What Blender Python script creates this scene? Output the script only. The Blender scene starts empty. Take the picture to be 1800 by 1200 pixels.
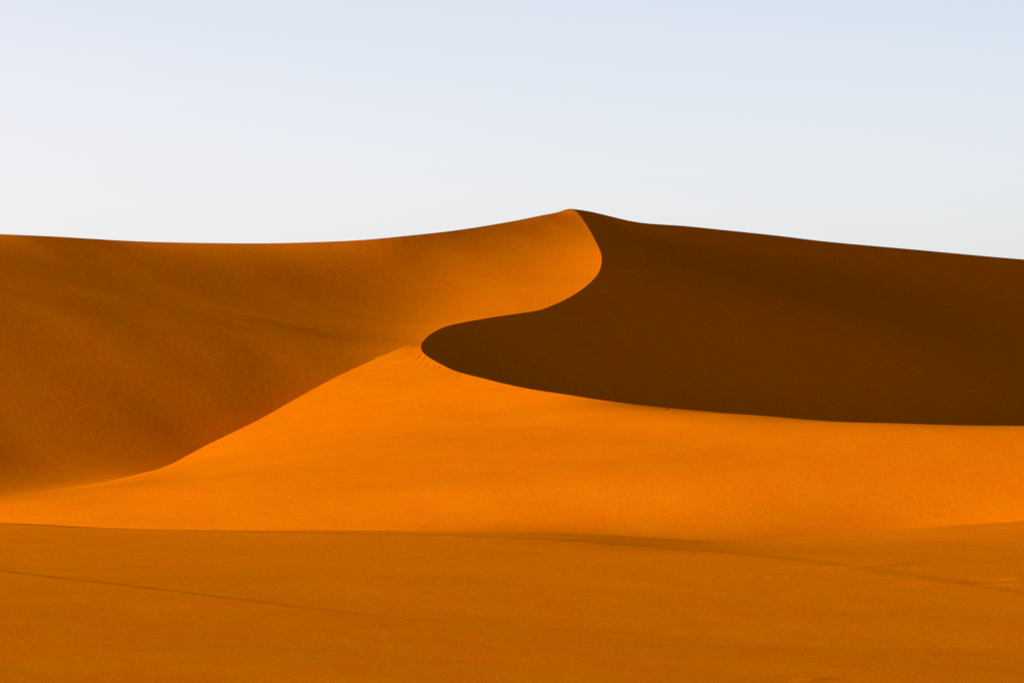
import math, random
import numpy as np

# ----------------------------------------------------------------------------
#  The place: x to the right, y away from the photographer, z up, metres.
#  The photographer's eye is the origin; the sand flat lies 14 m lower.
# ----------------------------------------------------------------------------
F = 5100.0                       # focal length in photo pixels (1800 wide)
GROUND = -14.0
SUN_EL = math.radians(10.5)
SUN_AZ = math.radians(22.0)      # how far the sun stands in front of due left
SX, SY = math.cos(SUN_AZ), math.sin(SUN_AZ)          # the way the light travels
TE = math.tan(SUN_EL)


def world(px, py, Y):
    return ((px - 900.0) / F * Y, Y, -(py - 600.0) / F * Y)


def spline(pts, step):
    """Catmull-Rom through 3-D points, resampled at about `step` metres."""
    P = np.array(pts, float)
    P = np.vstack([2 * P[0] - P[1], P, 2 * P[-1] - P[-2]])
    out = []
    for i in range(1, len(P) - 2):
        p0, p1, p2, p3 = P[i - 1], P[i], P[i + 1], P[i + 2]
        # centripetal parameters
        d = [max(1e-6, np.linalg.norm(b - a)) ** 0.5 for a, b in ((p0, p1), (p1, p2), (p2, p3))]
        t0, t1 = 0, d[0]; t2 = t1 + d[1]; t3 = t2 + d[2]
        n = max(2, int(np.linalg.norm(p2 - p1) / 0.05))
        t = np.linspace(t1, t2, n, endpoint=False)[:, None]
        A1 = (t1 - t) / (t1 - t0) * p0 + (t - t0) / (t1 - t0) * p1
        A2 = (t2 - t) / (t2 - t1) * p1 + (t - t1) / (t2 - t1) * p2
        A3 = (t3 - t) / (t3 - t2) * p2 + (t - t2) / (t3 - t2) * p3
        B1 = (t2 - t) / (t2 - t0) * A1 + (t - t0) / (t2 - t0) * A2
        B2 = (t3 - t) / (t3 - t1) * A2 + (t - t1) / (t3 - t1) * A3
        out.append((t2 - t) / (t2 - t1) * B1 + (t - t1) / (t2 - t1) * B2)
    out.append(P[-2][None])
    Q = np.vstack(out)
    s = np.concatenate([[0], np.cumsum(np.linalg.norm(np.diff(Q, axis=0), axis=1))])
    n = max(2, int(round(s[-1] / step)) + 1)
    u = np.linspace(0, s[-1], n)
    return np.stack([np.interp(u, s, Q[:, k]) for k in range(3)], 1)


def line(pix, depth, step, before=(), after=()):
    """A dune line: its bends as seen, and how far off it runs (knots of (index, metres))."""
    idx = [k for k, _ in depth]; val = [v for _, v in depth]
    px = np.array([p[0] for p in pix], float); py = np.array([p[1] for p in pix], float)
    s = np.concatenate([[0], np.cumsum(np.hypot(np.diff(px), np.diff(py)))])
    ks = s[np.array(idx)]
    # smooth (pchip-like) interpolation of the distance along the line
    Y = pchip(ks, np.array(val, float), s)
    return spline(list(before) + [world(a, b, c) for a, b, c in zip(px, py, Y)] + list(after), step)


def pchip(x, y, q):
    h = np.diff(x); d = np.diff(y) / h
    m = np.zeros_like(y)
    m[0], m[-1] = d[0], d[-1]
    for i in range(1, len(y) - 1):
        if d[i - 1] * d[i] > 0:
            w1, w2 = 2 * h[i] + h[i - 1], h[i] + 2 * h[i - 1]
            m[i] = (w1 + w2) / (w1 / d[i - 1] + w2 / d[i])
    i = np.clip(np.searchsorted(x, q, side='right') - 1, 0, len(h) - 1)
    t = (q - x[i]) / h[i]
    return (y[i] * (1 + 2 * t) * (1 - t) ** 2 + h[i] * m[i] * t * (1 - t) ** 2
            + y[i + 1] * t * t * (3 - 2 * t) + h[i] * m[i + 1] * t * t * (t - 1))


DEPTH = dict(
    S=[(0, 414), (7, 386.2), (13, 362), (17, 342), (20, 329), (22, 323), (23, 320)],
    L=[(0, 320), (2, 312), (4, 300), (7, 281), (11, 265), (15, 253), (19, 243), (21, 239)],
    K=[(0, 350), (2, 355.5), (4, 365), (7, 374.3), (10, 383.5), (13, 405), (16, 414)],
    R=[(0, 414), (5, 422), (9, 440), (11, 465), (13, 505), (15, 545)],
    N=[(0, 329), (1, 323), (3, 310), (6, 286), (8, 273), (10, 259), (12, 247), (14, 241), (16, 262)],
)
PIX_S = [(1003, 367), (1012, 371), (1020, 380), (1036, 404), (1048, 426), (1055.6, 443), (1057.8, 455), (1057, 464),
         (1053.6, 476), (1045, 489), (1030, 503), (1010, 517), (984, 531), (947, 545), (913, 550.7), (867, 557.3),
         (817, 566), (783, 574), (760, 585), (752, 591), (745, 598), (741.5, 603), (740, 607), (739.7, 610)]
PIX_L = [(739.7, 610), (741.7, 616.7), (750, 625), (770, 637.3), (800, 651.7), (850, 665), (890, 675), (940, 685),
         (1000, 694), (1050, 702), (1117, 710.7), (1183, 717.5), (1250, 723.5), (1317, 731), (1433, 739.5), (1533, 745),
         (1633, 748), (1720, 749), (1800, 749), (1900, 748), (2050, 743), (2300, 735)]
PIX_K = [(-400, 398), (-200, 403), (0, 411.5), (100, 416), (200, 422), (267, 425), (360, 427), (460, 427.7), (540, 426),
         (633, 422), (700, 416), (800, 405), (900, 389), (950, 379), (980, 373), (996, 368), (1003, 367)]
PIX_R = [(1003, 367), (1012, 368), (1036, 371.6), (1060, 377), (1090, 384.4), (1110, 388.8), (1134, 392.4), (1160, 394.4),
         (1200, 397), (1260, 403), (1367, 414.3), (1450, 424.3), (1600, 438), (1800, 456), (2000, 470), (2250, 486)]
PIX_N = [(745, 598), (717, 606), (673, 625), (627, 645.5), (583, 666.5), (517, 702.5), (450, 740), (370, 778.5), (333, 798),
         (300, 815.5), (233, 837.5), (170, 853), (100, 865), (50, 873), (0, 880), (-150, 884), (-400, 876)]
PIX_B = [(-400, 900), (-200, 908), (0, 919), (167, 928), (333, 931.7), (600, 933), (900, 941), (1033, 946.5), (1200, 951), (1367, 946.5),
         (1500, 935), (1667, 923), (1800, 913), (2000, 906), (2300, 902)]


def ground_base(x, y):
    """Height of the sand flat without its small relief."""
    x = np.asarray(x, float); y = np.asarray(y, float)
    tilt = np.interp(y, [90, 140, 216, 240, 300], [-0.014, -0.020, 0.020, 0.020, 0.0])
    z = GROUND + tilt * np.clip(x + 20, -60, 80)
    # a shallow swale along the foot of the dune, right of the middle
    w = np.where(x < 17, 11.0, 24.0)
    f = np.clip((y - 184) / 26.0, 0, 1); f = f * f * (3 - 2 * f)
    z = z - 1.0 * np.exp(-((x - 17) / w) ** 2) * f
    # rise the photographer stands on, below the picture's lower edge
    t = np.clip((95 - y) / 95.0, 0, 1.6)
    z = z + 12.3 * t * t * (3 - 2 * np.clip(t, 0, 1)) * (t < 1) + np.where(t >= 1, 12.3, 0)
    return z


STEP = 0.3
GAP = 0.9


def build_lines(depth):
    Lr = {}
    Lr['S'] = line(PIX_S, depth['S'], STEP)
    Lr['L'] = line(PIX_L, depth['L'], STEP, (), [(92, 248, -10.5), (125, 254, -16)])
    Lr['K'] = line(PIX_K, depth['K'], 0.5, [(-165, 322, -16), (-127, 340, -1)])
    Lr['R'] = line(PIX_R, depth['R'], 0.5, (), [(172, 556, 1), (202, 562, -16)])
    Lr['N'] = line(PIX_N, depth['N'], STEP, (), [(-98, 270, -15.2), (-135, 270, -17.5)])
    # the foot of the dune: where the sight line meets the flat
    foot = []
    for a, b in PIX_B:
        Y = -GROUND * F / (b - 600.0)
        for _ in range(12):
            Y = -float(ground_base((a - 900.0) / F * Y, Y)) * F / (b - 600.0)
        foot.append(world(a, b, Y))
    Lr['B'] = spline(foot, 0.5)
    return Lr


# -------------------------------------------------- smooth surfaces (B-splines)
X0, X1, Y0, Y1, H = -190.0, 210.0, 150.0, 570.0, 10.0
NX, NY = int((X1 - X0) / H) + 3, int((Y1 - Y0) / H) + 3


def bs(t):
    return np.stack([(1 - t) ** 3 / 6, (3 * t ** 3 - 6 * t ** 2 + 4) / 6, (-3 * t ** 3 + 3 * t ** 2 + 3 * t + 1) / 6, t ** 3 / 6], -1)


def dbs(t):
    return np.stack([-(1 - t) ** 2 / 2, (9 * t ** 2 - 12 * t) / 6, (-9 * t ** 2 + 6 * t + 3) / 6, t ** 2 / 2], -1)


def locate(x, y):
    u = np.clip((np.asarray(x, float) - X0) / H, 0, NX - 3 - 1e-6)
    v = np.clip((np.asarray(y, float) - Y0) / H, 0, NY - 3 - 1e-6)
    i, j = np.floor(u).astype(int), np.floor(v).astype(int)
    return i, j, u - i, v - j


def ev(c, x, y, grad=False):
    i, j, a, b = locate(x, y)
    k = np.arange(4)
    blk = c[(i[..., None, None] + k[:, None]), (j[..., None, None] + k)]
    A, B = bs(a), bs(b)
    z = np.einsum('...i,...j,...ij->...', A, B, blk)
    if not grad:
        return z
    return z, np.einsum('...i,...j,...ij->...', dbs(a), B, blk) / H, np.einsum('...i,...j,...ij->...', A, dbs(b), blk) / H


def rows(x, y, wz, wx, wy):
    """Dense rows of wz*z + wx*dz/dx + wy*dz/dy."""
    i, j, a, b = locate(x, y)
    A, B, dA, dB = bs(a), bs(b), dbs(a) / H, dbs(b) / H
    W = (wz[:, None, None] * A[:, :, None] * B[:, None, :] + wx[:, None, None] * dA[:, :, None] * B[:, None, :]
         + wy[:, None, None] * A[:, :, None] * dB[:, None, :])
    M = np.zeros((len(i), NX * NY))
    k = np.arange(4)
    col = (i[:, None, None] + k[:, None]) * NY + (j[:, None, None] + k)
    M[np.arange(len(i))[:, None, None], col] = W
    return M


def smooth_matrix():
    """Normal matrix of the bending of the coefficient grid."""
    n = NX * NY
    Q = np.zeros((n, n))
    idx = np.arange(n).reshape(NX, NY)

    def add(cols, ws):
        cols = [c.ravel() for c in cols]
        for ca, wa in zip(cols, ws):
            for cb, wb in zip(cols, ws):
                np.add.at(Q, (ca, cb), wa * wb)
    add([idx[:-2], idx[1:-1], idx[2:]], [1, -2, 1])
    add([idx[:, :-2], idx[:, 1:-1], idx[:, 2:]], [1, -2, 1])
    r2 = math.sqrt(2)
    add([idx[:-1, :-1], idx[1:, :-1], idx[:-1, 1:], idx[1:, 1:]], [r2, -r2, -r2, r2])
    return Q


QS = smooth_matrix() / H ** 2


def srgb(v):
    v = np.asarray(v, float) / 255
    return np.where(v < 0.04045, v / 12.92, ((v + 0.055) / 1.055) ** 2.4)


AMB, FLAT = 0.105, 0.52
AMB_OF = dict(A=0.115, C=0.07)          # red light of the shaded slope and of the flat


def cosine(R8, name='C'):
    return np.maximum((srgb(R8) - AMB_OF[name]) / (FLAT - AMB) * math.sin(SUN_EL), 0.052)


def hit(c, px, py, ya, yb, n=500):
    """Where sight lines first meet surface c between ya and yb metres."""
    Y = ya[:, None] + (yb - ya)[:, None] * np.linspace(0, 1, n)
    x = (px[:, None] - 900) / F * Y
    z = -(py[:, None] - 600) / F * Y
    under = ev(c, x, Y) > z
    k = np.where(under.any(1), under.argmax(1), -1)
    return k > 0, Y[np.arange(len(px)), k]


def depth_at(lines, px):
    q = np.vstack(lines)
    c = q[:, 0] / q[:, 1] * F + 900
    o = np.argsort(c)
    return np.interp(px, c[o], q[o, 1])


# what the light shows: (column, row, red) on the sun-side slopes
LIT_A = [(60, 440, 146), (60, 560, 150), (60, 660, 150), (60, 760, 150), (60, 812, 148), (60, 840, 163), (60, 858, 200), (150, 828, 160), (150, 842, 195), (230, 808, 155), (230, 824, 188), (-90, 800, 150), (-40, 815, 152), (-60, 780, 150), (-120, 750, 150), (10, 852, 165), (10, 868, 205), (560, 575, 154), (620, 580, 160), (660, 588, 172), (570, 610, 154), (450, 560, 150), (380, 575, 149), (300, 540, 148), (200, 450, 143), (200, 600, 148),
         (200, 720, 142), (200, 790, 140), (350, 450, 146), (350, 600, 145), (350, 700, 142), (320, 770, 140),
         (500, 450, 143), (500, 560, 150), (500, 650, 146), (430, 715, 140), (620, 450, 144), (620, 540, 154),
         (620, 600, 158), (700, 430, 150), (700, 500, 165), (700, 560, 178), (690, 600, 185), (780, 430, 157),
         (780, 500, 185), (780, 540, 205), (740, 580, 212), (860, 410, 164), (860, 470, 186), (860, 530, 218),
         (940, 395, 184), (940, 450, 190), (940, 510, 216), (1000, 390, 209), (1000, 440, 205), (1000, 490, 222),
         (1035, 440, 221), (1042, 470, 226), (965, 525, 232), (850, 548, 232), (-100, 600, 150), (-100, 500, 150), (-100, 700, 150)]
LIT_C = [(720, 632, 238), (700, 622, 240), (735, 622, 238), (745, 640, 236), (790, 665, 234), (660, 642, 241), (590, 675, 241), (660, 660, 238), (600, 700, 238), (600, 800, 236), (500, 760, 238), (400, 820, 240), (300, 870, 240), (420, 880, 236),
         (200, 885, 240), (700, 720, 234), (700, 800, 232), (700, 880, 234), (850, 700, 234), (850, 800, 230), (850, 890, 234),
         (1000, 730, 234), (1000, 800, 229), (1000, 880, 232), (1150, 750, 232), (1150, 820, 227), (1150, 900, 232), (1300, 770, 230),
         (1300, 840, 225), (1300, 920, 230), (1450, 790, 227), (1450, 860, 224), (1600, 790, 224), (1600, 870, 226),
         (1750, 790, 222), (1750, 850, 228), (1770, 890, 238), (1900, 800, 224), (1900, 860, 230)]


def spread(samples, polygon, sx, sy):
    """The samples above, spread evenly over the part of the picture they describe."""
    q = np.array(samples, float)
    gx, gy = np.meshgrid(np.arange(-140, 1950, sx), np.arange(370, 940, sy), indexing='ij')
    gx = gx + (np.arange(gx.shape[1]) % 2)[None, :] * sx / 2
    gx, gy = gx.ravel(), gy.ravel()
    poly = np.array(polygon, float)
    m = inside_poly(poly, gx, gy)
    for dx, dy in ((0, 7), (0, -7), (9, 0), (-9, 0)):
        m &= inside_poly(poly, gx + dx, gy + dy)
    extra = inside_poly(poly, q[:, 0], q[:, 1])
    gx = np.concatenate([gx[m], q[extra, 0]]); gy = np.concatenate([gy[m], q[extra, 1]])
    d2 = (gx[:, None] - q[None, :, 0]) ** 2 + (gy[:, None] - q[None, :, 1]) ** 2
    w = 1 / (d2 + 150.0) ** 1.7
    return np.stack([gx, gy, (w @ q[:, 2]) / w.sum(1)], 1)


def gap_n(Lr):
    """How far the hollow behind the front ridge lies under the ridge line."""
    n = len(Lr['N']); px = Lr['N'][:, 0] / Lr['N'][:, 1] * F + 900
    return np.interp(px, [-400, 270, 310, 360, 430, 517, 600, 680, 725, 744], [0.0, 0.0, 0.5, 1.6, 4.0, 6.0, 6.5, 4.0, 1.2, 0.0]) * GAP


def solve(depth, iters=4, verbose=False, lam=1.5, which='ACD'):
    Lr = build_lines(depth)
    surf, resid = {}, 0.0
    for name in which:
        P, wp = [], []

        def tie(pts, w, sub):
            P.append(pts[::sub]); wp.append(np.full(len(pts[::sub]), w))
        if name == 'A':
            tie(Lr['K'], 3, 4); tie(Lr['S'], 3, 4)
            N = Lr['N'].copy(); N[:, 2] -= gap_n(Lr); npx = N[:, 0] / N[:, 1] * F + 900; free_ = (npx > 290) & (npx < 700)
            near_ = (npx > 40) & (npx <= 265)
            tie(N[near_], 1.1, 4); tie(N[~free_ & ~near_], 0.6, 5); tie(N[free_], 0.12, 8)
            lit = spread(LIT_A, PIX_K + PIX_S[:19] + PIX_N, 46, 19)
            S = Lr['S']; low = S[len(S) - int((S[::-1, 0] / S[::-1, 1]).argmax()):]
            ya = depth_at([Lr['N'], low[::-1]], lit[:, 0]) + 0.5; yb = depth_at([Lr['K']], lit[:, 0]) + 8
        elif name == 'C':
            tie(Lr['N'], 3, 4); tie(Lr['L'], 3, 4); tie(Lr['B'], 2, 3)
            E = Lr['B'] - np.array([0, 10.0, 1.9]); tie(E, 0.3, 6)
            S = Lr['S']; tie(S[-45:], 3, 3)
            lit = spread(LIT_C, PIX_N[::-1] + PIX_L + PIX_B[::-1], 62, 26)
            ya = depth_at([Lr['B']], lit[:, 0]) - 1.0; yb = depth_at([Lr['N'], Lr['L']], lit[:, 0]) + 8
        else:
            tie(Lr['S'], 3, 4); tie(Lr['L'], 3, 4); tie(Lr['R'], 3, 4)
            lit = None; vis = spread([(1200, 600, 0)], PIX_S + PIX_L + PIX_R[::-1], 46, 22)
            sk = np.interp(vis[:, 0], [p_[0] for p_ in PIX_R], [p_[1] for p_ in PIX_R])
            tv = np.interp(vis[:, 1] - sk, [0, 15, 45, 120, 220], [-0.60, -0.50, -0.25, -0.29, -0.48])
        P = np.vstack(P); wp = np.concatenate(wp)
        M0 = rows(P[:, 0], P[:, 1], wp, 0 * wp, 0 * wp); b0 = wp * P[:, 2]
        base = M0.T @ M0 + lam * QS; rhs0 = M0.T @ b0
        c = np.linalg.solve(base + 1e-7 * np.eye(len(base)), rhs0).reshape(NX, NY)
        hot = False
        for it in range(iters):
            if name == 'D':
                # slip slope: falls away from the light more steeply than the light does, down to the hollow's floor
                gx, gy = np.meshgrid(np.arange(-10, 170, 6.0), np.arange(250, 545, 8.0), indexing='ij')
                gx, gy = gx.ravel(), gy.ravel()
                m = inside_D(Lr, gx, gy)
                gx, gy = gx[m], gy[m]
                z, p, g = ev(c, gx, gy, True)
                if it == 0:
                    low = np.zeros(len(gx))
                else:
                    zl = z if it == 1 else zlast
                    low = np.clip((-6.0 - zl) / 5.0, 0, 1)
                if it <= 1:
                    zlast = z
                w = 6.0 * (1 - low)
                M = rows(gx, gy, 0 * w, w * SX, w * SY); b = w * -0.36
                w2 = 0.5 * low
                M2 = rows(gx, gy, w2, 0 * w, 0 * w); b2 = w2 * -12.6
                okv, Yv = hit(c, vis[:, 0], vis[:, 1], depth_at([Lr['L']], vis[:, 0]) + 1, np.full(len(vis), 545.0)); xv = (vis[:, 0] - 900) / F * Yv
                okv = okv & (ev(c, xv, Yv) > -9)
                w4 = np.where(okv, 8.0, 0.0)
                M4 = rows(xv, Yv, 0 * w4, w4 * SX, w4 * SY)
                M = np.vstack([0.4 * M, M4]); b = np.concatenate([0.4 * b, w4 * tv])
                c = np.linalg.solve(base + M.T @ M + M2.T @ M2 + 1e-7 * np.eye(len(base)), rhs0 + M.T @ b + M2.T @ b2).reshape(NX, NY)
                continue
            q = np.array(lit, float)
            ok, Y = hit(c, q[:, 0], q[:, 1], ya, yb); x = (q[:, 0] - 900) / F * Y
            z, p, g = ev(c, x, Y, True)
            nrm = np.sqrt(1 + p * p + g * g)
            t = (cosine(q[:, 2], name) * nrm - math.sin(SUN_EL)) / math.cos(SUN_EL)
            w = np.where(ok, 16.0 if name == 'A' else 18.0, 0.0)
            M = rows(x, Y, 0 * w, w * SX, w * SY)
            AA, bb = base + M.T @ M + 1e-7 * np.eye(len(base)), rhs0 + M.T @ (w * t)
            if name in 'AC':
                # nothing in front of the skyline may stand above it
                K = Lr['K'][10::4] if name == 'A' else Lr['L'][::5]
                u = np.linspace(0.68, 0.985, 26) if name == 'A' else np.linspace(0.86, 0.993, 16)
                yy = K[:, 1:2] * u; xx = K[:, 0:1] * u; lim = K[:, 2:3] * u - 0.05
                hot |= (ev(c, xx, yy) > lim + 0.02)
                if hot.any():
                    w3 = np.full(int(hot.sum()), 1.5)
                    M3 = rows(xx[hot], yy[hot], w3, 0 * w3, 0 * w3)
                    AA = AA + M3.T @ M3; bb = bb + M3.T @ (w3 * lim[hot])
            c = np.linalg.solve(AA, bb).reshape(NX, NY)
        if name != 'D':
            z, p, g = ev(c, x, Y, True)
            nrm = np.sqrt(1 + p * p + g * g)
            got = (math.sin(SUN_EL) + math.cos(SUN_EL) * (p * SX + g * SY)) / nrm
            want = cosine(q[:, 2], name)
            e = (got - want)[ok]
            pos = ev(c, P[:, 0], P[:, 1]) - P[:, 2]
            if verbose:
                k9 = np.argsort(-np.abs(pos))[:4]; print(np.c_[P[k9], pos[k9], P[k9,0]/P[k9,1]*F+900, 600-P[k9,2]/P[k9,1]*F].round(1))
            resid += (e ** 2).mean() * 4400 + (pos ** 2 * wp).mean() + 5 * (~ok).sum()
            if name == 'A':
                K = Lr['K'][10::6]; u = np.linspace(0.68, 0.99, 26)
                yy = K[:, 1:2] * u; xx = K[:, 0:1] * u
                over = ev(c, xx, yy) / yy - K[:, 2:3] / K[:, 1:2]
                hide = np.maximum(over.max(1) * F, 0)            # photo pixels of skyline hidden
                resid += 0.02 * (hide ** 1.5).mean()
                if verbose:
                    print('skyline hidden by px', hide.max(), hide.mean())
            if verbose:
                print(name, 'shade rms', np.sqrt((e ** 2).mean()), 'pos rms', np.sqrt((pos ** 2).mean()), 'max', np.abs(pos).max(), 'miss', (~ok).sum())
                if verbose > 1:
                    for a, r, Yy, pp, gg, oo in zip(q, got / math.sin(SUN_EL) * (FLAT - AMB) + AMB, Y, p, g, ok):
                        r = max(r, 0)
                        print('   ', a, 'got', int(255 * (1.055 * r ** (1 / 2.4) - .055)), 'Y %.0f p %.2f q %.2f' % (Yy, pp, gg), oo)
        if name == 'D':
            z, p, g = ev(c, xv, Yv, True)
            t = p * SX + g * SY
            bad = np.maximum(np.where(okv, t + TE + 0.05, 0), 0)
            pos = ev(c, P[:, 0], P[:, 1]) - P[:, 2]
            resid += (bad ** 2).sum() * 30 + (pos ** 2 * wp).mean()
            if verbose:
                print('D lit', (bad > 0.05).sum(), bad.max(), 'pos rms', np.sqrt((pos ** 2).mean()), np.abs(pos).max())
                if verbose > 1:
                    print(np.c_[vis, xv, Yv, t][bad > 0.03].round(2))
        surf[name] = c
    return Lr, surf, resid


def inside_poly(poly, x, y):
    inside = np.zeros(x.shape, bool)
    xa, ya = poly[:, 0], poly[:, 1]; xb, yb = np.roll(xa, -1), np.roll(ya, -1)
    for a, b, c, d in zip(xa, ya, xb, yb):
        cross = ((b > y) != (d > y))
        if not cross.any():
            continue
        inside ^= cross & (x < (c - a) * (y - b) / (d - b + 1e-12) + a)
    return inside


def inside_D(Lr, x, y):
    poly = np.vstack([Lr['S'][::3], Lr['L'][::3], Lr['R'][::-3]])[:, :2]
    return inside_poly(poly, x, y)
EXPOSURE = 1.45


# ============================================================================
#  Building it
# ============================================================================
import bpy
from mathutils import Vector
from mathutils.geometry import delaunay_2d_cdt

random.seed(4)
rng = np.random.default_rng(11)
scene = bpy.context.scene
col = scene.collection

Lr, surf, _ = solve(DEPTH)


def near(line, x, y, chunk=4000):
    """Distance to a line in plan, index of its nearest point, and which side (+ left of travel)."""
    d = np.empty(len(x)); k = np.empty(len(x), int)
    for a in range(0, len(x), chunk):
        q = (x[a:a + chunk, None] - line[None, :, 0]) ** 2 + (y[a:a + chunk, None] - line[None, :, 1]) ** 2
        k[a:a + chunk] = q.argmin(1); d[a:a + chunk] = np.sqrt(q.min(1))
    tang = np.gradient(line[:, :2], axis=0)
    side = tang[k, 0] * (y - line[k, 1]) - tang[k, 1] * (x - line[k, 0])
    # distance to the segment rather than to the point
    tn = tang[k] / np.linalg.norm(tang[k], axis=1)[:, None]
    perp = np.abs(tn[:, 0] * (y - line[k, 1]) - tn[:, 1] * (x - line[k, 0]))
    d = np.where(d < 1.5, np.minimum(d, np.maximum(perp, 0)), d)
    return d, k, np.sign(side)


def corrected(c, lines):
    """Surface c pulled exactly onto its boundary lines."""
    L = np.vstack([l[::3] for l in lines])
    r = L[:, 2] - ev(c, L[:, 0], L[:, 1])

    def f(x, y, chunk=3000):
        z = ev(c, x, y)
        for a in range(0, len(x), chunk):
            d2 = (x[a:a + chunk, None] - L[None, :, 0]) ** 2 + (y[a:a + chunk, None] - L[None, :, 1]) ** 2
            w = 1 / (d2 + 0.15) ** 1.5
            z[a:a + chunk] += (w @ r) / w.sum(1) * np.exp(-d2.min(1) / 20.0)
        return z
    return f


Nl = Lr['N']
Npx = Nl[:, 0] / Nl[:, 1] * F + 900
NG = Nl.copy()
_a = ev(surf['A'], Nl[:, 0], Nl[:, 1])
_k = np.interp(Npx, [272, 330, 715, 740], [1.0, 0.0, 0.0, 1.0])
NG[:, 2] = np.minimum(Nl[:, 2], _a) * (1 - _k) + Nl[:, 2] * _k
fA = corrected(surf['A'], [Lr['K'], Lr['S'], NG])
fC = corrected(surf['C'], [Nl, Lr['L'], Lr['S'][-45:]])
fD = corrected(surf['D'], [Lr['S'], Lr['L'], Lr['R']])
soft_w = np.interp(Npx, [-400, 60, 150, 215, 245, 270, 300], [17, 16, 12.5, 8.0, 4.0, 1.2, 0.12])
sharp = np.interp(Npx, [200, 272], [0.0, 1.0])

# short slides under the brink of the front slope: (head, foot, depth, width)
SLIDES = [((743, 623), (731, 637), 0.039, 0.12), ((751, 627), (738, 642), 0.019, 0.10), ((779, 642), (763, 653), 0.049, 0.12),
          ((771, 641), (752, 657), 0.016, 0.10), ((814, 657), (803, 665), 0.033, 0.11), ((800, 653), (784, 666), 0.016, 0.11),
          ((1181, 718), (1161, 735), 0.022, 0.12), ((760, 634), (738, 660), 0.013, 0.13), ((846, 666), (830, 680), 0.012, 0.13),
          ((926, 683), (908, 698), 0.012, 0.13)]


def on_surface(f, px, py, ya, yb):
    """The spot of surface f seen in that direction."""
    Y = np.linspace(ya, yb, 1200)
    x = (px - 900) / F * Y
    s = f(x, Y) > -(py - 600) / F * Y
    k = int(s.argmax()) if s.any() else len(Y) - 1
    return x[k], Y[k]


slides = []
for (a, b, dep, wid) in SLIDES:
    yl = float(depth_at([Lr['L']], np.array([float(a[0])]))[0])
    p = on_surface(fC, *a, yl - 45, yl + 2); q = on_surface(fC, *b, yl - 45, yl + 2)
    slides.append((np.array(p), np.array(q), dep, wid))


def low_relief(x, y, seed, amp):
    """Broad, faint unevenness of wind-blown sand."""
    r = np.random.default_rng(seed)
    z = np.zeros_like(x)
    for _ in range(26):
        wl = r.uniform(5, 22); th = r.normal(0.9, 0.5); ph = r.uniform(0, 6.28)
        z += amp * wl / 22 * np.sin((x * math.cos(th) + y * math.sin(th)) / wl * 6.283 + ph + 1.5 * np.sin(x / 17 + y / 23 + ph))
    return z


# a shallow trough runs from the peak under the shaded skyline
PIX_SPUR = [(1022, 376), (1045, 383), (1080, 391), (1130, 405), (1200, 419), (1280, 431), (1400, 448), (1550, 466), (1700, 480)]
_sp = []
for (a, b) in PIX_SPUR:
    yr = float(depth_at([Lr['R']], np.array([float(a)]))[0])
    X_, Y_ = on_surface(fD, a, b, yr - 90, yr)
    _sp.append((X_, Y_, 0.0))
SPUR = spline(_sp, 0.6)


def region(name, x, y):
    if name == 'D':
        d, k, _ = near(SPUR, x, y)
        u = k / (len(SPUR) - 1.0)
        amp = 0.62 * np.clip(u / 0.08, 0, 1) * np.clip((1 - u) / 0.5, 0, 1)
        return fD(x, y) + low_relief(x, y, 3, 0.006) - amp * np.exp(-(d / (2.0 + 4.0 * u)) ** 2)
    d, k, side = near(Nl, x, y)
    sd = d * -side * N_SIDE                 # positive behind the front ridge (slope A)
    if name == 'A':
        a = fA(x, y)
        back = np.where(sharp[k] > 0.02, Nl[k, 2] - 1.0 * d - 3.0 * (1 - sharp[k]), -99)
        a = np.where(d < 14, np.maximum(a, back), a)
        wgt = np.clip(0.5 - sd / (2 * soft_w[k]), 0, 1); wgt = wgt * wgt * (3 - 2 * wgt)
        m = (wgt > 0) & (sharp[k] < 0.999)
        if m.any():
            c = fC(x[m], y[m]); g = wgt[m] * (1 - sharp[k][m])
            a[m] = a[m] * (1 - g) + c * g
        return a + low_relief(x, y, 5, 0.005) * np.clip(d / 8, 0, 1)
    c = fC(x, y)
    wgt = np.clip(0.5 + sd / (2 * soft_w[k]), 0, 1); wgt = wgt * wgt * (3 - 2 * wgt)
    m = (wgt > 0) & (sharp[k] < 0.999)
    if m.any():
        a = fA(x[m], y[m]); g = wgt[m] * (1 - sharp[k][m])
        c[m] = c[m] * (1 - g) + a * g
    c = c + low_relief(x, y, 7, 0.006) * np.clip(d / 8, 0, 1)
    for p, q, dep, wid in slides:
        v = q - p; l = np.linalg.norm(v); v = v / l
        s = (x - p[0]) * v[0] + (y - p[1]) * v[1]; t = -(x - p[0]) * v[1] + (y - p[1]) * v[0]
        t = t + 0.03 * np.sin(s * 0.9 + p[0])
        win = np.clip(s / 0.25 + 0.4, 0, 1) * np.clip((l - s) / (0.7 * l), 0, 1)
        c = c - dep * win * 1.4 * (np.exp(-(t / wid) ** 2) - 0.35 * np.exp(-((t - 1.8 * wid) / wid) ** 2))
    return c


# which side of the ridge line is slope A: test with a point well to its left and behind
_d, _k, _s = near(Nl, np.array([-40.0]), np.array([330.0]))
N_SIDE = -float(_s[0])


def link(name, me, mat, parent=None):
    o = bpy.data.objects.new(name, me)
    col.objects.link(o)
    me.materials.append(mat)
    if parent:
        o.parent = parent
    return o


def mesh_from(name, v, faces, normals=None):
    me = bpy.data.meshes.new(name)
    me.from_pydata(v.tolist(), [], faces)
    me.polygons.foreach_set('use_smooth', np.ones(len(me.polygons), bool))
    me.update()
    if normals is not None:
        me.normals_split_custom_set_from_vertices(normals.tolist())
    return me


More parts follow.
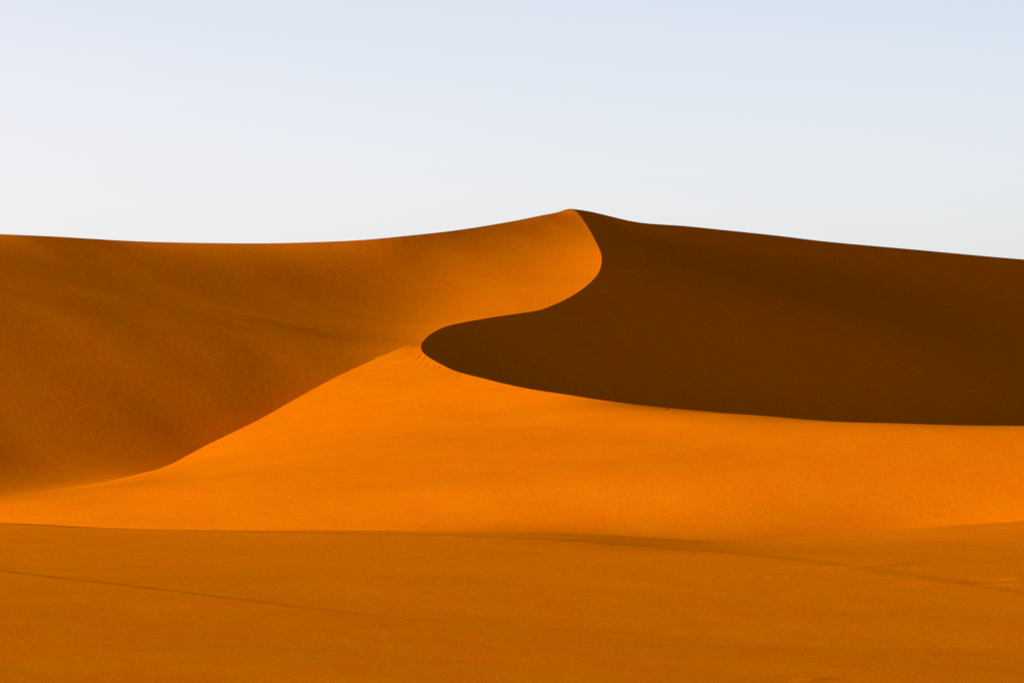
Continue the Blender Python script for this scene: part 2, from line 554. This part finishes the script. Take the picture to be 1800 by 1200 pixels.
def fill(name, lines, extra_sides, pitch, detail=None):
    """Triangulated sheet between dune lines: `lines` run round the region, interior points on a jittered net."""
    bx = np.vstack(lines)
    keep = np.ones(len(bx), bool)
    keep[1:] = np.linalg.norm(np.diff(bx[:, :2], axis=0), axis=1) > 0.02
    bx = bx[keep]
    if np.linalg.norm(bx[0, :2] - bx[-1, :2]) < 0.02:
        bx = bx[:-1]
    pts = []
    for (xa, xb, ya, yb, h) in pitch:
        gx, gy = np.meshgrid(np.arange(xa, xb, h), np.arange(ya, yb, h * 0.866), indexing='ij')
        gx = gx + (np.arange(gx.shape[1]) % 2)[None, :] * h / 2
        p = np.stack([gx.ravel(), gy.ravel()], 1)
        p += rng.uniform(-0.12, 0.12, p.shape) * h
        p = p[inside_poly(bx[:, :2], p[:, 0], p[:, 1])]
        d, _, _ = near(bx[:, :3], p[:, 0], p[:, 1])
        p = p[d > min(0.45 * h, 0.5)]
        for (ua, ub, va, vb, _h) in pitch:
            if _h < h:
                p = p[~((p[:, 0] > ua) & (p[:, 0] < ub) & (p[:, 1] > va) & (p[:, 1] < vb))]
        pts.append(p)
    p = np.vstack(pts)
    nb = len(bx)
    allp = np.vstack([bx[:, :2], p])
    edges = [(i, (i + 1) % nb) for i in range(nb)]
    vo, _, fo, ov, _, _ = delaunay_2d_cdt([Vector(q) for q in allp], edges, [list(range(nb))], 1, 1e-5)
    V = np.array([(q[0], q[1]) for q in vo])
    x, y = V[:, 0].copy(), V[:, 1].copy()
    z = region(name, x, y)
    e = 0.12
    zx = (region(name, x + e, y) - region(name, x - e, y)) / (2 * e)
    zy = (region(name, x, y + e) - region(name, x, y - e)) / (2 * e)
    for i, o in enumerate(ov):
        b = [j for j in o if j < nb]
        if b and not np.isnan(bx[b[0], 2]):
            z[i] = bx[b[0], 2]
    nr = np.stack([-zx, -zy, np.ones_like(zx)], 1)
    nr /= np.linalg.norm(nr, axis=1)[:, None]
    return np.stack([x, y, z], 1), [list(f) for f in fo], nr


def free(pts):
    """Side of a region whose height is left to the surface."""
    q = spline([(a, b, 0.0) for a, b in pts], 1.0)
    q[:, 2] = np.nan
    return q


# ---------------------------------------------------------------- materials
def sand(name, base, grain=0.28, mottle=0.045, bump=0.5, streak=None):
    m = bpy.data.materials.new(name); m.use_nodes = True
    nt = m.node_tree; N = nt.nodes; K = nt.links
    b = N['Principled BSDF']
    b.inputs['Roughness'].default_value = 0.95
    b.inputs['Specular IOR Level'].default_value = 0.0
    tc = N.new('ShaderNodeTexCoord')

    def noise(scale, detail, rough, vec=None):
        n = N.new('ShaderNodeTexNoise'); n.inputs['Scale'].default_value = scale
        n.inputs['Detail'].default_value = detail; n.inputs['Roughness'].default_value = rough
        K.new(vec if vec is not None else tc.outputs['Object'], n.inputs['Vector'])
        return n.outputs['Fac']

    def math_(op, a, b_):
        n = N.new('ShaderNodeMath'); n.operation = op
        for i, v in enumerate((a, b_)):
            if isinstance(v, (int, float)):
                n.inputs[i].default_value = v
            else:
                K.new(v, n.inputs[i])
        return n.outputs[0]
    st = N.new('ShaderNodeMapping'); st.inputs['Scale'].default_value = (0.12, 0.5, 0.5)
    st.inputs['Rotation'].default_value = (0, 0, math.radians(-25))
    K.new(tc.outputs['Object'], st.inputs['Vector'])
    fine = noise(7.0, 3.0, 0.8)                     # coarse and fine grains
    med = noise(0.55, 5.0, 0.6)                     # patches of coarser sand
    drift = noise(0.35, 4.0, 0.55, st.outputs['Vector'])   # wind streaks
    v = math_('ADD', math_('MULTIPLY', math_('SUBTRACT', fine, 0.5), grain * 4),
              math_('MULTIPLY', math_('SUBTRACT', med, 0.5), mottle * 2))
    v = math_('ADD', v, math_('MULTIPLY', math_('SUBTRACT', drift, 0.5), mottle * 1.4))
    val = math_('ADD', 1.0, v)
    hue = noise(3.2, 5.0, 0.8)                     # redder and yellower grains
    mix = N.new('ShaderNodeMix'); mix.data_type = 'RGBA'
    mix.inputs['A'].default_value = (base[0] * 1.02, base[1] * 0.86, base[2], 1)
    mix.inputs['B'].default_value = (base[0] * 0.98, base[1] * 1.14, base[2], 1)
    hue = math_('ADD', math_('MULTIPLY', hue, 0.6), math_('MULTIPLY', noise(0.22, 5.0, 0.6), 0.4))
    ramp = N.new('ShaderNodeMapRange'); ramp.inputs['From Min'].default_value = 0.36; ramp.inputs['From Max'].default_value = 0.64
    K.new(hue, ramp.inputs['Value']); K.new(ramp.outputs['Result'], mix.inputs['Factor'])
    mul = N.new('ShaderNodeMix'); mul.data_type = 'RGBA'; mul.blend_type = 'MULTIPLY'; mul.inputs['Factor'].default_value = 1
    K.new(mix.outputs['Result'], mul.inputs['A']); K.new(val, mul.inputs['B'])
    K.new(mul.outputs['Result'], b.inputs['Base Color'])
    if bump:
        h = math_('ADD', math_('MULTIPLY', noise(4.5, 3.0, 0.6), 0.010), math_('MULTIPLY', noise(0.8, 4.0, 0.55), 0.035))
        bp = N.new('ShaderNodeBump'); bp.inputs['Strength'].default_value = bump; bp.inputs['Distance'].default_value = 1.0
        K.new(h, bp.inputs['Height']); K.new(bp.outputs['Normal'], b.inputs['Normal'])
    return m


SAND = (0.50, 0.124, 0.0004)
M_SAND = sand('orange_sand', SAND, grain=0.21)
M_FLAT = sand('golden_sand', (0.51, 0.132, 0.0004))
M_STONE = sand('dark_stone', (0.06, 0.03, 0.015), bump=0)

# ---------------------------------------------------------------- the dune
Sl, Ll, Kl, Rl, Bl = Lr['S'], Lr['L'], Lr['K'], Lr['R'], Lr['B']
j = int(np.hypot(Sl[:, 0] - Nl[0, 0], Sl[:, 1] - Nl[0, 1]).argmin())
Nb = Nl.copy(); Nb[0] = Sl[j]
# in the soft part both slopes share one rounded surface: the ridge line keeps its height there
dune = bpy.data.objects.new('sand_dune', None); col.objects.link(dune)
dune['kind'] = 'structure'
dune['category'] = 'dune'
dune['label'] = 'tall orange sand dune with a curved crest and a dark shaded hollow'

V, Fc, Nr = fill('A', [Kl, Sl[1:j + 1], Nb[1:], free([tuple(Nl[-1, :2]), tuple((Nl[-1, :2] + Kl[0, :2]) / 2 - np.array([8, 0])), tuple(Kl[0, :2])])[1:-1]], None,
                 [(-170, 12, 235, 425, 1.5), (-34, -8, 246, 334, 0.6)])
o = link('windward_slope', mesh_from('windward_slope', V, Fc, Nr), M_SAND, dune)
o['label'] = 'dim left slope of the dune grazed by the low sun'

boxes = []                                   # finer sand sheet where the small slides run
for grp in ([s_ for s_ in slides if s_[0][0] < 6], [s_ for s_ in slides if s_[0][0] > 6]):
    c_ = np.array([s_[0] for s_ in grp] + [s_[1] for s_ in grp])
    boxes.append((c_[:, 0].min() - 0.7, c_[:, 0].max() + 0.7, c_[:, 1].min() - 0.7, c_[:, 1].max() + 0.7, 0.17))
E = Bl - np.array([0, 10.0, 0]); E[:, 2] = np.nan
Nc = Nb[:int((Npx > -390).sum())]        # the front slope ends a little left of the picture
V, Fc, Nr = fill('C', [Sl[j:], Ll[1:], free([tuple(Ll[-1, :2]), tuple(E[-1, :2] + np.array([12, 4])), tuple(E[-1, :2])])[1:-1], E[::-1][1:-1],
                       free([tuple(E[0, :2]), tuple((E[0, :2] + Nc[-1, :2]) / 2 - np.array([3, 0])), tuple(Nc[-1, :2])])[:-1], Nc[::-1][:-1]], None,
                 [(-140, 130, 190, 335, 0.9)] + boxes)
o = link('front_slope', mesh_from('front_slope', V, Fc, Nr), M_SAND, dune)
o['label'] = 'bright sunlit front slope of the dune'

V, Fc, Nr = fill('D', [Sl, Ll[1:], free([tuple(Ll[-1, :2]), tuple((Ll[-1, :2] + Rl[-1, :2]) / 2 + np.array([10, 0])), tuple(Rl[-1, :2])])[1:-1], Rl[::-1][:-1]], None,
                 [(-15, 215, 235, 575, 1.6), (2, 70, 375, 480, 0.8)])
o = link('slip_face', mesh_from('slip_face', V, Fc, Nr), M_SAND, dune)
o['label'] = 'dark hollow slip face of the dune in its own shadow'

# the far side, out of sight behind the crest
ridge = np.vstack([Kl, Rl[1:]])[::2]
verts, faces = [], []
ds = [0, 1.5, 4, 8, 14, 22, 32, 45, 60, 80, 105]
n = len(ridge)
for r in ridge:
    dx = r[0] / r[1] * 0.4; l = math.hypot(dx, 1)
    for d in ds:
        zz = r[2] - d * 0.16 - d * d * 0.0045
        verts.append((r[0] + dx / l * d, r[1] + d / l, max(zz, -19.0 + 0 * d)))
m_ = len(ds)
for i in range(n - 1):
    for k in range(m_ - 1):
        faces.append((i * m_ + k, (i + 1) * m_ + k, (i + 1) * m_ + k + 1, i * m_ + k + 1))
link('far_slope', mesh_from('far_slope', np.array(verts), faces), M_SAND, dune)

# ---------------------------------------------------------------- the sand flat
PIX_W1 = [(-400, 906), (-200, 914), (0, 921.5), (167, 930), (333, 934), (600, 941.5), (800, 945), (1033, 955), (1200, 968), (1300, 976), (1400, 988),
          (1600, 1016), (1800, 1047), (2000, 1085)]
PIX_W2 = [(-300, 968), (-150, 986), (0, 1005.5), (113, 1019), (233, 1032), (333, 1044.5), (450, 1059), (600, 1077), (733, 1090), (883, 1104), (1020, 1120),
          (1150, 1140)]


# along each ridge line: photo column, height of its step, width of its lee side
W1 = [(-400, .08, 1.6), (0, .09, 1.4), (300, .12, 1.6), (600, .15, 2.0), (850, .13, 2.3), (1100, .08, 2.4), (1400, .06, 2.4), (1800, .06, 2.4), (2000, .06, 2.4)]
W2 = [(-300, .075, 0.8), (350, .06, 0.8), (620, .03, 0.9), (900, .012, 1.2), (1150, 0.0, 2)]


def on_flat(pix, step=0.4):
    out = []
    for a, b in pix:
        Y = -GROUND * F / (b - 600.0)
        for _ in range(12):
            Y = -float(ground_base((a - 900.0) / F * Y, Y)) * F / (b - 600.0)
        out.append(world(a, b, Y))
    return spline(out, step)


def ground(x, y):
    z = ground_base(x, y)
    under = np.clip((y - 240) / 20, 0, 1) * np.clip((160 - np.abs(x - 5)) / 30, 0, 1) * np.clip((620 - y) / 40, 0, 1)
    z = z - 3.5 * under
    m = (np.abs(x) < 75) & (y > 100) & (y < 245)
    xs, ys = x[m], y[m]
    dz = np.zeros_like(xs)
    for pix, rise, table in ((PIX_W1, 14.0, W1), (PIX_W2, 20.0, W2)):
        Lw = on_flat(pix)
        d, k, s = near(Lw, xs, ys)
        px = Lw[k, 0] / Lw[k, 1] * F + 900
        T = np.array(table)
        h = np.interp(px, T[:, 0], T[:, 1]); lee = np.interp(px, T[:, 0], T[:, 2])
        u = d * s + 0.12 * np.sin(px / 13.0) * np.sin(px / 37.0)          # + : far side
        near_ = np.exp(np.minimum(u, 0) / 2.0)
        h = h * (1 + 0.15 * near_ * np.sin(px / 9.0) * np.sin(px / 31.0 + 1))
        dz = dz + h * np.where(u <= 0, np.exp(np.minimum(u, 0) / rise), np.clip(1 - u / lee, 0, 1) ** 1.2)
    # low hummocks that catch the light on the right
    for cx, cy, th, ln, wd, h in HUMMOCKS:
        c_, s_ = math.cos(th), math.sin(th)
        a = (xs - cx) * c_ + (ys - cy) * s_; b = -(xs - cx) * s_ + (ys - cy) * c_
        dz = dz + h * np.exp(-(a / ln) ** 2 - (b / wd) ** 2)
    z[m] += dz + low_relief(xs, ys, 9, 0.004)
    return z


def flat_spot(px, py):
    Y = -GROUND * F / (py - 600.0)
    for _ in range(12):
        Y = -float(ground_base((px - 900.0) / F * Y, Y)) * F / (py - 600.0)
    return (px - 900.0) / F * Y, Y


HUMMOCKS = []
for px, py, th, ln, wd, h in [(1530, 996, 0.5, 2.6, 0.5, 0.10), (1500, 1010, 0.3, 2.4, 0.6, 0.05), (1575, 991, 0.45, 2.2, 0.45, 0.08), (1795, 1017, 0.5, 1.4, 0.45, 0.13),
                              (1790, 1028, 0.35, 1.7, 0.5, 0.13), (1640, 1026, 0.3, 2.2, 0.6, 0.08), (1430, 1193, 0.7, 0.9, 0.3, 0.08)]:
    X, Y = flat_spot(px, py)
    HUMMOCKS.append((X, Y, th, ln, wd, h))


def axis(a, b, h, far_lo, far_hi):
    mid = np.arange(a, b + h / 2, h)
    up, s, v = [], h, mid[-1]
    while v < far_hi:
        s *= 1.25; v += s; up.append(v)
    dn, s, v = [], h, mid[0]
    while v > far_lo:
        s *= 1.25; v -= s; dn.append(v)
    return np.array(dn[::-1] + list(mid) + up)


gx = axis(-46, 52, 0.4, -6000, 6000); gy = axis(116, 236, 0.4, -4000, 9000)
GX, GY = np.meshgrid(gx, gy, indexing='ij')
GZ = ground(GX.ravel(), GY.ravel())
nx, ny = len(gx), len(gy)
ii, kk = np.meshgrid(np.arange(nx - 1), np.arange(ny - 1), indexing='ij')
q = (ii * ny + kk).ravel()
faces = np.stack([q, q + ny, q + ny + 1, q + 1], 1).tolist()
g = link('sand_flat', mesh_from('sand_flat', np.stack([GX.ravel(), GY.ravel(), GZ], 1), faces), M_FLAT)
g['kind'] = 'structure'; g['category'] = 'ground'
g['label'] = 'flat orange sand with faint ridge lines in front of the dune'

# ---------------------------------------------------------------- two loose stones
def stone(f, px, py, ya, yb, size, label):
    import bmesh
    x, y = on_surface(f, px, py, ya, yb)
    z = float(f(np.array([x]), np.array([y]))[0])
    bm = bmesh.new()
    bmesh.ops.create_icosphere(bm, subdivisions=3, radius=1.0)
    r = np.random.default_rng(int(px))
    ax = r.normal(size=(7, 3)); ax /= np.linalg.norm(ax, axis=1)[:, None]
    for v in bm.verts:
        n_ = np.array(v.co)
        k = 1.0
        for a in ax:
            k = min(k, 0.82 / max(1e-3, float(n_ @ a)) if n_ @ a > 0.75 else k)
        v.co = Vector((v.co.x * size * 1.5 * k, v.co.y * size * k, v.co.z * size * 0.6 * k))
    me = bpy.data.meshes.new('stone'); bm.to_mesh(me); bm.free()
    o = link('stone', me, M_STONE)
    o.location = (x, y, z + size * 0.2); o.rotation_euler = (0, 0, r.uniform(0, 3))
    o['label'] = label; o['category'] = 'stone'
    return o


stone(fA, 101, 828, 215, 330, 0.06, 'tiny dark stone on the dim left slope near its foot')
stone(fD, 1524, 687, 262, 480, 0.13, 'tiny dark stone low on the shaded slip face')

# ---------------------------------------------------------------- light, sky, camera
AUREOLE = (0.60, 0.36, 0.33)
MULT = 0.05 * 2 ** EXPOSURE
HAZE_W = 0.34
HAZE_C = (0.70 / MULT, 0.75 / MULT, 0.785 / MULT)
SKY_T = (0.245 / 0.67 * 0.2281 / MULT, 0.212 / 0.86 * 0.2281 / MULT, 0.275 / 0.79 * 0.2281 / MULT)
w = bpy.data.worlds.new('World'); scene.world = w; w.use_nodes = True
nt = w.node_tree
sky = nt.nodes.new('ShaderNodeTexSky'); sky.sky_type = 'NISHITA'; sky.sun_disc = False
sky.sun_elevation = SUN_EL
sky.sun_rotation = math.atan2(-SX, -SY)
sky.altitude = 0; sky.air_density = 1.0; sky.dust_density = 1.0; sky.ozone_density = 1.0
bg = nt.nodes['Background']; bg.inputs['Strength'].default_value = 0.05
# dust hanging in the air whitens the sky towards the horizon
tc = nt.nodes.new('ShaderNodeTexCoord'); sep = nt.nodes.new('ShaderNodeSeparateXYZ')
nt.links.new(tc.outputs['Generated'], sep.inputs['Vector'])


def wmath(op, a, b=None):
    n_ = nt.nodes.new('ShaderNodeMath'); n_.operation = op
    for i_, v_ in enumerate((a, b)):
        if v_ is None:
            continue
        if isinstance(v_, (int, float)):
            n_.inputs[i_].default_value = v_
        else:
            nt.links.new(v_, n_.inputs[i_])
    return n_.outputs[0]


zz = wmath('DIVIDE', sep.outputs['Z'], HAZE_W)
hz = wmath('EXPONENT', wmath('MULTIPLY', wmath('MULTIPLY', zz, zz), -1.0))
# ... more so towards the sun
dt = nt.nodes.new('ShaderNodeVectorMath'); dt.operation = 'DOT_PRODUCT'
nt.links.new(tc.outputs['Generated'], dt.inputs[0]); dt.inputs[1].default_value = (-SX, -SY, 0.0)
au = nt.nodes.new('ShaderNodeCombineXYZ')
for ax_, kk_ in zip('XYZ', AUREOLE):
    nt.links.new(wmath('ADD', 1.0, wmath('MULTIPLY', dt.outputs['Value'], kk_)), au.inputs[ax_])
hc = nt.nodes.new('ShaderNodeVectorMath'); hc.operation = 'SCALE'
hm = nt.nodes.new('ShaderNodeVectorMath'); hm.operation = 'MULTIPLY'
hm.inputs[1].default_value = HAZE_C; nt.links.new(au.outputs[0], hm.inputs[0])
nt.links.new(hm.outputs[0], hc.inputs[0]); nt.links.new(hz, hc.inputs['Scale'])
sc_ = nt.nodes.new('ShaderNodeVectorMath'); sc_.operation = 'MULTIPLY'
nt.links.new(sky.outputs['Color'], sc_.inputs[0]); sc_.inputs[1].default_value = SKY_T
ad = nt.nodes.new('ShaderNodeVectorMath'); ad.operation = 'ADD'
nt.links.new(sc_.outputs[0], ad.inputs[0]); nt.links.new(hc.outputs[0], ad.inputs[1])
nt.links.new(ad.outputs[0], bg.inputs['Color'])

ld = bpy.data.lights.new('sun', 'SUN'); ld.energy = 5.0; ld.angle = math.radians(0.5); ld.color = (1.0, 0.86, 0.70)
lo = bpy.data.objects.new('sun', ld); col.objects.link(lo)
lo.rotation_euler = Vector((SX * math.cos(SUN_EL), SY * math.cos(SUN_EL), -math.sin(SUN_EL))).to_track_quat('-Z', 'Y').to_euler()
lo.location = (-200, -140, 120)

cd = bpy.data.cameras.new('camera'); cam = bpy.data.objects.new('camera', cd); col.objects.link(cam)
cd.sensor_width = 36.0; cd.lens = 36.0 * F / 1800.0; cd.clip_start = 0.5; cd.clip_end = 20000
cam.rotation_euler = (math.radians(90), 0, 0)
scene.camera = cam
vs = scene.view_settings
vs.view_transform = 'Standard'; vs.look = 'None'; vs.exposure = EXPOSURE; vs.gamma = 1.0; vs.use_curve_mapping = False
scene.cycles.use_denoising = False
scene.cycles.max_bounces = 6; scene.cycles.diffuse_bounces = 4
